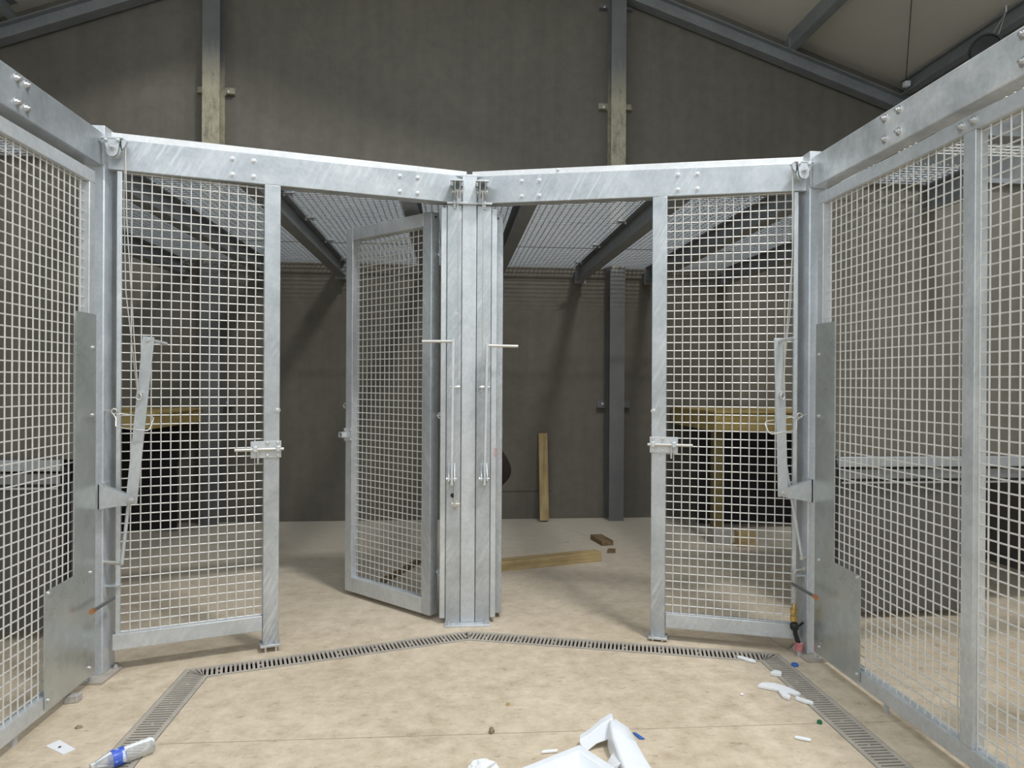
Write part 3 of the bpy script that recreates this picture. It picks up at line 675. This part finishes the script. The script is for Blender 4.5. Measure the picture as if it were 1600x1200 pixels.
# ------------------------------------------------------------------ partitions beyond the side meshes
def partition(s, label):
    e = thing('partition', label, 'partition', (s * 2.2, 4.18, 0))
    X = 3.0
    def bx(a, b, y0, y1, z0, z1): return MB().box(min(s * a, s * b), max(s * a, s * b), y0, y1, z0, z1)
    bx(0, X, 0, .10, 1.045, 2.80).build('upper_board', 'wall', e)
    if s > 0:
        bx(0, 1.06, .03, .07, .045, .905).build('lower_board', 'panel_grey', e)
        bx(1.06, 1.10, -.02, .10, 0, 1.045).build('door_post', 'frame_steel', e)
        m = MB(); m.ext([(1.10, .03, .905), (1.10, .03, .80), (1.13, .03, .86), (1.18, .03, .885), (2.1, .03, .885), (2.1, .03, .905)], (0, .04, 0)); m.build('hatch_head', 'panel_grey', e)
        bx(2.1, X, .03, .07, .045, .905).build('lower_board', 'panel_grey', e)
    else:
        bx(0, X, .03, .07, .045, .905).build('lower_board', 'panel_grey', e)
    bx(.12, X, -.045, -.005, .982, 1.045).build('slide_rail', 'galv_darkened', e, .004)
    bx(.12, X, -.02, .02, .905, .965).build('hanger_rail', 'joist_steel', e, .002)
    bx(.16, X, .0, .03, .872, .884).build('board_edge', 'galv', e)
    bx(.10, .13, -.02, .03, 0, 1.0).build('end_channel', 'black_plastic', e)
    bx(0, X, -.03, .13, 2.80, 2.83).build('head_flat', 'joist_steel', e)
partition(-1, 'grey partition with pale slide rail behind the left side mesh')
partition(1, 'grey partition with pale slide rail and dark hatch behind the right side mesh')
m = MB(); m.box(4.50, 4.56, 4.30, 7.56, .0, 2.75); tag(m.build('partition', 'panel_grey', smooth=False), 'added dark board behind the hatch, in place of shade beyond the right side mesh', 'partition')  # added sheet that supplies the darkness seen through the hatch
def outer_beam(s, label):
    m = MB(); m.box(min(s * 1.955, s * 2.20), max(s * 1.955, s * 2.20), 3.69, 3.77, 2.63, 2.80); tag(m.build('outer_beam', 'galv', bevel=.004), label, 'beam')
outer_beam(-1, 'galvanised beam running outwards from the left corner post, its top just showing')
outer_beam(1, 'galvanised beam running outwards from the right corner post, its top just showing')
def side_roof(s, label):
    e = thing('roof_mesh', label, 'roof mesh', (s * 2.0, 3.6, 2.80))
    m = MB()
    for i in range(50):
        m.cyl((s * (.02 + i * SP), -2.6, 0), (s * (.02 + i * SP), .05, 0), .0034, 5)
    for i in range(56): m.cyl((0, .04 - i * SP, -.007), (s * 2.3, .04 - i * SP, -.007), .0034, 5)
    m.build('wire_mesh', 'wire', e)
    m = MB()
    for y in (-.65, -1.45): m.box(min(0, s * 2.4), max(0, s * 2.4), y - .05, y + .05, -.18, -.012)
    m.build('cross_joist', 'joist_steel', e)
side_roof(-1, 'wire mesh roof over the pen beyond the left side panel')
side_roof(1, 'wire mesh roof over the pen beyond the right side panel')

# ------------------------------------------------------------------ timber
def timber(name, label, L, W, H, loc, rz, mat='timber', rot=None):
    m = MB(); m.box(0, L, 0, W, 0, H); o = m.build(name, mat, bevel=.003, loc=loc); o.rotation_euler = rot if rot else (0, 0, rz); return tag(o, label, 'timber')
d = Vector((1.162 - .305, 5.733 - 5.473)); a = math.atan2(d.y, d.x)
timber('timber_beam', 'pale sawn timber lying on the floor right of the centre post', 1.35, .11, .078, (1.162 - 1.35 * math.cos(a), 5.733 - 1.35 * math.sin(a), 0), a)
timber('timber_beam', 'dark brown timber lying on the floor behind the open left gate', .62, .05, .03, (-.585, 5.21, 0), math.radians(67), 'timber_dark')
th = math.atan2(.155, .93)
o = timber('timber_plank', 'timber plank leaning upright against the back wall right of the centre post', .945, .097, .045, (.948, 7.395, .0), 0, 'timber')
# local X -> up the lean, local Y -> -X world, local Z -> outwards
up = Vector((0, math.sin(th), math.cos(th))); yy = Vector((-1, 0, 0)); zv = up.cross(yy)
o.rotation_euler = Matrix((up, yy, zv)).transposed().to_euler()
o.location = (.948, 7.425, .009)
timber('wood_offcut', 'short dark wooden offcut on the floor beyond the right doorway', .29, .115, .045, (1.29, 6.275, 0), math.radians(100), 'timber_dark').location = (1.395, 6.29, 0)
tag(MB().ext([(0, 0, 0), (.07, -.01, 0), (.085, .04, 0), (.03, .06, 0)], (0, 0, .03)).build('wood_chip', 'timber_dark', loc=(1.27, 6.0, 0)), 'tiny broken wood chip on the floor below the dark offcut', 'wood chip')
def bench(s, label, x0, x1, zt, rail):
    e = thing('timber_bench', label, 'bench', (s * x0, 6.25, 0))
    def bx(a, b, y0, y1, z0, z1): return MB().box(min(s * a, s * b), max(s * a, s * b), y0, y1, z0, z1)
    L = x1 - x0
    bx(0, L, .0, .045, zt - rail, zt - .022).build('front_rail', 'timber_yellow', e, .003)
    bx(0, .045, .045, 1.31, zt - rail, zt - .022).build('end_rail', 'timber_yellow', e, .003)
    for i in range(9):
        bx(-.012, L, -.012 + i * .147, .13 + i * .147, zt - .020, zt).build('deck_board', 'timber_yellow', e, .002)
    a0 = .006 if s > 0 else .45
    for a in (a0, L * .6, L - .11):
        bx(a + .0, a + .10, .052, .145, .14 if s > 0 and a == a0 else 0, zt - .024).build('leg', 'timber_shaded', e, .003)
    if s > 0: bx(-.012, .15, -.02, .16, 0, .14).build('leg_block', 'concrete_chip', e, .004)
    m = bx(.15, L, .9, .92, .02, zt - rail); m.build('shade_board', 'black_plastic', e)  # black sheet added for the shade under the bench
bench(1, 'yellow timber bench with a leg, seen through the right mesh panel', 2.35, 4.9, 1.245, .19)
bench(-1, 'yellow timber bench, its end seen through the left mesh panel', 2.68, 4.9, 1.222, .14)
tag(MB().box(0, .16, 0, .10, 0, .145).build('timber_block', 'timber', bevel=.003, loc=(2.525, 6.13, 0)), 'pale timber block on the floor beside the bench leg', 'timber')

# cloth hanging on the far side of the right gate
def cloth():
    m = MB(); n = 20; k = 14; vs = []; fs = []
    for i in range(k):
        t = i / (k - 1); z = 1.03 - .30 * t
        bul = .075 * math.sin(min(1, t * 1.15) ** 1.3 * PI) ** .8 + .012
        for j in range(n):
            w = 2 * PI * j / n; f = 1 + .16 * math.sin(3 * w + t * 4) * t
            vs.append((.240 + (bul * f) * math.cos(w) * (.9), 4.93 + (.03 + .12 * t ** .7 * (1.25 - t)) * f * math.sin(w), z))
    for i in range(k - 1):
        for j in range(n): fs.append((i * n + j, i * n + (j + 1) % n, (i + 1) * n + (j + 1) % n, (i + 1) * n + j))
    fs += [tuple(range(n - 1, -1, -1)), tuple(range((k - 1) * n, k * n))]
    m.add(vs, fs); tag(m.build('cloth_bundle', 'cloth'), 'dark maroon cloth hanging on the edge-on right gate, poking out behind the centre post', 'cloth')
cloth()

# ------------------------------------------------------------------ drain gratings
def grate(label, P, Q, cut0, cut1, W=.142):
    P = Vector(P); Q = Vector(Q); d = Q - P; L = d.length; a = math.atan2(d.y, d.x)
    e = thing('drain_grate', label, 'drain', (P.x, P.y, 0), a)
    T = .010; z1 = .0015; z0 = z1 - T; h = W / 2; r = .022
    def xl(y, left):   # slanted (mitred) ends
        return (cut0 * y if left else L + cut1 * y)
    m = MB()
    for y0, y1 in ((-h, -h + r), (h - r, h)):
        zz = z1
        m.ext([(xl(y0, 1), y0, z0), (xl(y0, 0), y0, z0), (xl(y1, 0), y1, z0), (xl(y1, 1), y1, z0)], (0, 0, zz - z0))
    m.build('side_bar', 'grate', e)
    m = MB(); p = .0225; n = int(L / p)
    y0 = -h + r; y1 = h - r
    cl = lambda x, y: min(max(x, xl(y, 1)), xl(y, 0))
    for i in range(-6, n + 7):
        x = i * p + .006; w = .0125 / 2
        q = [cl(x - w, y0), cl(x + w, y0), cl(x + w, y1), cl(x - w, y1)]
        if q[1] - q[0] < .001 and q[2] - q[3] < .001: continue
        m.ext([(q[0], y0, z0), (q[1], y0, z0), (q[2], y1, z0), (q[3], y1, z0)], (0, 0, T - .0005))
        if i % 9 == 4: m.box(cl(x, .0) - .001, cl(x + p, .0), -.006, .006, z0, z1 - .002)
    m.ext([(xl(-h, 1), -h, z0), (xl(-h, 1) + .012, -h, z0), (xl(h, 1) + .012, h, z0), (xl(h, 1), h, z0)], (0, 0, T - .0005))
    m.ext([(xl(-h, 0) - .012, -h, z0), (xl(-h, 0), -h, z0), (xl(h, 0), h, z0), (xl(h, 0) - .012, h, z0)], (0, 0, T - .0005))
    m.build('slot_bars', 'grate', e)
A, B, C = Vector(DR[1]), Vector(DR[2]), Vector(DR[3])
tb = math.tan(math.atan2(B.y - A.y, B.x - A.x)); tc_ = math.tan(math.atan2(B.y - C.y, C.x - B.x))
t1 = math.atan2(B.y - A.y, B.x - A.x); t2 = math.atan2(C.y - B.y, C.x - B.x)
mB = math.tan((t1 - t2) / 2)
ang0 = math.atan2(DR[1][1] - DR[0][1], DR[1][0] - DR[0][0]); ang4 = math.atan2(DR[4][1] - DR[3][1], DR[4][0] - DR[3][0])
mA = math.tan((ang0 - t1) / 2); mC = math.tan((t2 - ang4) / 2)
grate('slotted drain grating running along the left side of the cage floor', DR[0], DR[1], 0, -0 + mA)
grate('slotted drain grating in front of the left gate, from left corner to centre post', DR[1], DR[2], -mA, mB)
grate('slotted drain grating in front of the right gate, from centre post to right corner', DR[2], DR[3], -mB, mC)
grate('slotted drain grating running along the right side of the cage floor', DR[3], DR[4], -mC, 0)

# ------------------------------------------------------------------ litter on the floor
def bottle():
    p0 = Vector((-1.462, 2.745, .033)); p1 = Vector((-1.300, 2.905, .033)); ax = (p1 - p0).normalized(); L = (p1 - p0).length
    e = thing('water_bottle', 'empty clear plastic bottle with blue label lying on the left drain grating', 'bottle', (p0.x, p0.y, 0))
    o = Vector((0, 0, .033))
    pr = [(.0125, 0), (.0125, .018), (.016, .022), (.030, .065), (.032, .075), (.0315, .11)]
    for i in range(5): pr += [(.032, .118 + i * .017), (.0295, .126 + i * .017)]
    pr += [(.032, L - .012), (.027, L), (.0, L - .004)]
    m = MB(); m.lathe(pr, o, ax, 24); b = m.build('bottle_body', 'clear', e)
    so = b.modifiers.new('wall', 'SOLIDIFY'); so.thickness = .0012; so.offset = -1
    m = MB(); m.lathe([(.0322, .072), (.0328, .074), (.0328, .116), (.0322, .118)], o, ax, 24); m.build('bottle_label', 'blue_label', e)
bottle()
m = MB(); m.ext([(0, 0, 0), (.11, -.075, 0), (.135, -.035, 0), (.03, .045, 0)], (0, 0, .0012)); o = m.build('paper_card', 'card', loc=(-1.755, 2.985, .0005)); tag(o, 'small white card on the floor at the lower left', 'card')
m = MB(); m.box(.058, .068, -.022, -.008, .0013, .0016); m.box(.05, .052, -.03, -.028, .0013, .0016); m.build('printed_mark', 'ink', o)
def lump(name, label, cat, mat, loc, size, seed, sub=2, flat=1.0):
    rnd = random.Random(seed); bm = bmesh.new(); bmesh.ops.create_icosphere(bm, subdivisions=sub, radius=1)
    for v in bm.verts:
        k = 1 + rnd.uniform(-.22, .22); v.co = Vector((v.co.x * size[0] * k, v.co.y * size[1] * k, max(v.co.z * k, -.5) * size[2] + .5 * size[2]))
    me = bpy.data.meshes.new(name); bm.to_mesh(me); bm.free(); me.materials.append(M[mat]); o = bpy.data.objects.new(name, me); COL.objects.link(o); o.location = loc
    return tag(o, label, cat)
m = MB(); m.ext([(0, 0, 0), (.055, .01, 0), (.06, .05, 0), (.005, .045, 0)], (0, 0, .035)); tag(m.build('concrete_chip', 'concrete_chip', bevel=.004, loc=(-1.885, 3.36, 0)), 'small grey concrete chip by the foot of the left guard plate', 'concrete chip')
lump('dirt_crumb', 'brown crumb of dirt on the floor near the white card', 'dirt crumb', 'stone', (-1.70, 3.13, 0), (.014, .011, .007), 3)
lump('dirt_crumb', 'brown crumb of dirt in the middle of the floor left of the packaging', 'dirt crumb', 'stone', (.073, 2.955, 0), (.012, .016, .016), 4)
lump('dirt_crumb', 'small orange-brown crumb on the open floor below the centre post', 'dirt crumb', 'timber', (.165, 3.20, 0), (.010, .010, .008), 5)
lump('dirt_crumb', 'grey crumb on the pen floor behind the right doorway', 'dirt crumb', 'concrete_chip', (.985, 6.42, 0), (.02, .016, .014), 6)
def flake(label, pts, h, mat='white_foam', name='foam_scrap', cat='foam scrap', bv=.003):
    c = sum((Vector(p) for p in pts), Vector((0, 0))) / len(pts)
    m = MB(); m.ext([(p[0] - c.x, p[1] - c.y, 0) for p in pts], (0, 0, h)); tag(m.build(name, mat, bevel=bv, loc=(c.x, c.y, .0017)), label, cat)
flake('long thin white foam scrap beside the right end of the back drain', [(1.455, 3.655), (1.48, 3.66), (1.535, 3.60), (1.53, 3.575), (1.50, 3.59)], .012)
flake('small white foam scrap lying on the right drain grating', [(1.535, 3.425), (1.575, 3.455), (1.60, 3.43), (1.585, 3.40), (1.56, 3.405)], .018)
flake('largest white foam scrap, curved, on the floor beside the right drain', [(1.405, 3.285), (1.44, 3.315), (1.50, 3.305), (1.55, 3.25), (1.575, 3.185), (1.55, 3.175), (1.53, 3.20), (1.505, 3.19), (1.515, 3.165), (1.495, 3.14), (1.475, 3.17), (1.478, 3.205), (1.485, 3.235), (1.455, 3.255)], .016)
flake('white foam scrap at the inner edge of the right drain', [(1.525, 3.145), (1.54, 3.165), (1.575, 3.12), (1.59, 3.105), (1.585, 3.085), (1.555, 3.105)], .014)
flake('small oblong white foam scrap at the lower right of the floor', [(1.345, 2.80), (1.355, 2.815), (1.41, 2.785), (1.40, 2.77)], .010)
flake('tiny white foam bead on the floor left of the curved foam scrap', [(1.285, 3.215), (1.295, 3.225), (1.305, 3.215), (1.295, 3.205)], .010)
m = MB(); m.lathe([(.018, 0), (.018, .010), (.015, .013), (0, .013)], (0, 0, 0), (0, 0, 1), 20); tag(m.build('bottle_cap', 'blue', loc=(1.725, 3.535, 0)), 'blue bottle cap on the floor by the right corner post', 'bottle cap')
m = MB(); m.lathe([(.011, 0), (.011, .010), (.008, .014), (0, .014)], (0, 0, 0), (0, 0, 1), 14); tag(m.build('bottle_cap', 'green', loc=(1.525, 2.925, 0)), 'tiny green cap on the floor beside the right drain', 'bottle cap')

# white packaging in the foreground
def tray():
    c = Vector((.398, 2.655)); u = Vector((-.86, -.51)); v = Vector((.51, -.86)); a, b, h, t = .46, .30, .085, .022
    e = tag(bpy.data.objects.new('packaging_tray', None), 'white plastic packaging tray in the foreground, corner pointing to the centre post', 'tray'); COL.objects.link(e); e.location = (c.x, c.y, 0)
    def ring(i, z): return [(*(u * i + v * i), z), (*(u * (a - i) + v * i), z), (*(u * (a - i) + v * (b - i)), z), (*(u * i + v * (b - i)), z)]
    R = [ring(-.0, 0.0), ring(-.0, h - .012), ring(-.012, h - .008), ring(-.012, h), ring(t, h), ring(t + .035, .03), ring(t + .06, .02)]
    vs = [p for r in R for p in r]; fs = [(0, 1, 2, 3)]
    for i in range(len(R) - 1):
        for j in range(4): fs.append((i * 4 + j, i * 4 + (j + 1) % 4, (i + 1) * 4 + (j + 1) % 4, (i + 1) * 4 + j))
    fs.append(tuple(len(R) * 4 - 4 + j for j in range(4)))
    m = MB(); m.add(vs, fs); m.build('tray_shell', 'white_plastic', e, .006)
tray()
def corner_block():
    e = thing('packaging_corner', 'white moulded packaging corner standing beside the tray', 'packaging', (.575, 2.80, 0))
    # gusset sloping down to the left
    m = MB(); F = [(-.002, .03, .100), (-.012, .035, .100), (-.055, .03, .080), (-.10, .01, .055), (-.155, -.02, .040), (-.142, -.03, .0), (-.12, -.028, .0), (-.08, -.015, .022), (-.03, .0, .03), (-.005, .01, .028)]
    m.ext(F, (.010, .05, 0)); m.build('gusset', 'white_plastic', e, .005)
    vs = []; fs = []
    secs = [(.05, -.008, .088, .055), (.0, -.022, .108, .078), (-.09, -.028, .088, .094), (-.18, -.022, .060, .102), (-.27, -.012, .038, .108)]
    for y, x, zt, w in secs: vs += [(x - .012, y, 0), (x - .006, y, zt), (x + w * .35, y, zt + .004), (x + w, y, zt * .72), (x + w + .018, y, 0)]
    k = 5
    for i in range(len(secs) - 1):
        for j in range(k): fs.append((i * k + j, i * k + (j + 1) % k, (i + 1) * k + (j + 1) % k, (i + 1) * k + j))
    fs += [tuple(range(k)), tuple(range((len(secs) - 1) * k, len(secs) * k))]
    m = MB(); m.add(vs, fs); m.build('arm', 'white_plastic', e, .008)
    m = MB(); m.ext([(-.03, -.10, .03), (-.075, -.14, .0), (-.085, -.19, .0), (-.035, -.20, .025)], (.01, .0, .02)); m.build('torn_flap', 'white_foam', e, .003)
corner_block()
flake('thin blue plastic offcut sticking out behind the white packaging corner', [(.675, 2.90), (.688, 2.895), (.712, 2.845), (.690, 2.85)], .006, 'blue', 'plastic_offcut', 'plastic offcut', .001)
lump('foam_lump', 'small lump of torn white foam at the bottom edge left of the tray', 'foam lump', 'white_foam', (.02, 2.655, 0), (.055, .04, .030), 21, 3)
flake('white foam sliver lying just behind the packaging tray', [(.262, 2.765), (.27, 2.78), (.335, 2.785), (.33, 2.77)], .01)

# ------------------------------------------------------------------ things hung from the roof
def rzr(x): return rb_r(x) + RZ
w = MB(); w.tube([(4.885, 7.25, 4.86), (4.27, 6.28, 5.185), (3.9, 5.5, rzr(3.9) - .012)], .004, 6)
tag(w.build('roof_wire', 'black_plastic'), 'thin black wire slanting up from the right eaves across the roof liner', 'wire')
s_ = MB(); s_.box(4.865, 4.925, 7.22, 7.28, 4.80, 4.86); tag(s_.build('sensor_box', 'white_plastic', bevel=.006), 'small pale sensor box in the right eaves corner', 'sensor')
def lamp():
    e = thing('hanging_lamp', 'black round lamp hanging by two wires from the right eaves', 'lamp', (4.72, 5.9, 4.56))
    ax = Vector((-.55, -.75, -.35)).normalized()
    m = MB(); m.lathe([(.115, -.04), (.135, 0), (.135, .05), (.120, .055), (.115, .03), (.0, .02)], (0, 0, 0), ax, 28); m.build('lamp_shade', 'black_plastic', e)
    m = MB(); m.lathe([(.115, 0), (.07, .06), (.055, .13), (0, .135)], ax * -.035, -ax, 20); m.build('lamp_housing', 'black_plastic', e)
    for p in ((.06, .03, .10), (.15, .06, .10)): 
        m = MB(); m.cyl(p, (.20, .0, .36), .003, 6); m.build('hanging_wire', 'cable', e)
    m = MB(); m.cyl((.20, 0, .35), (.20, 0, .42), .006, 8); m.build('hook', 'white_foam', e)
lamp()

# ------------------------------------------------------------------ camera, light, view
f_px = 1080.; yaw, pitch, roll, cx = .0872, -.0018, .0056, -.1055
fw = Vector((math.sin(yaw) * math.cos(pitch), math.cos(yaw) * math.cos(pitch), math.sin(pitch))); r = Vector((math.cos(yaw), -math.sin(yaw), 0)); u = r.cross(fw)
Rv = r * math.cos(roll) + u * math.sin(roll); Uv = u * math.cos(roll) - r * math.sin(roll)
cam = bpy.data.cameras.new('camera'); co = bpy.data.objects.new('camera', cam); COL.objects.link(co)
cam.sensor_width = 36; cam.lens = 36 * f_px / 1600; cam.clip_start = .05
mat = Matrix((Rv, Uv, -fw)).transposed().to_4x4(); mat.translation = (cx, 0, 1.5); co.matrix_world = mat
scene.camera = co
def area(name, loc, tgt, sx, sy, power, col=(1, 1, 1), spread=PI):
    l = bpy.data.lights.new(name, 'AREA'); l.shape = 'RECTANGLE'; l.size = sx; l.size_y = sy; l.energy = power; l.color = col; l.spread = spread
    o = bpy.data.objects.new(name, l); COL.objects.link(o); o.location = loc; o.rotation_euler = (Vector(tgt) - Vector(loc)).to_track_quat('-Z', 'Y').to_euler(); return o
area('rooflight', (2.7, .3, 9.4), (0, 6, 1.8), 1.2, .32, 430, (1, .985, .96))
area('front_fill', (-.2, -4.4, 2.6), (0, 6, 1.0), 5.0, 3.6, 40, (.93, .97, 1))  # unseen fill added to brighten steel faces turned to the camera
W = bpy.data.worlds.new('world'); scene.world = W; W.use_nodes = True
bg = W.node_tree.nodes['Background']; bg.inputs[0].default_value = (.87, .95, 1, 1); bg.inputs[1].default_value = 1.27
scene.view_settings.view_transform = 'Standard'; scene.view_settings.look = 'None'; scene.view_settings.exposure = .18; scene.view_settings.gamma = 1; scene.view_settings.use_curve_mapping = False
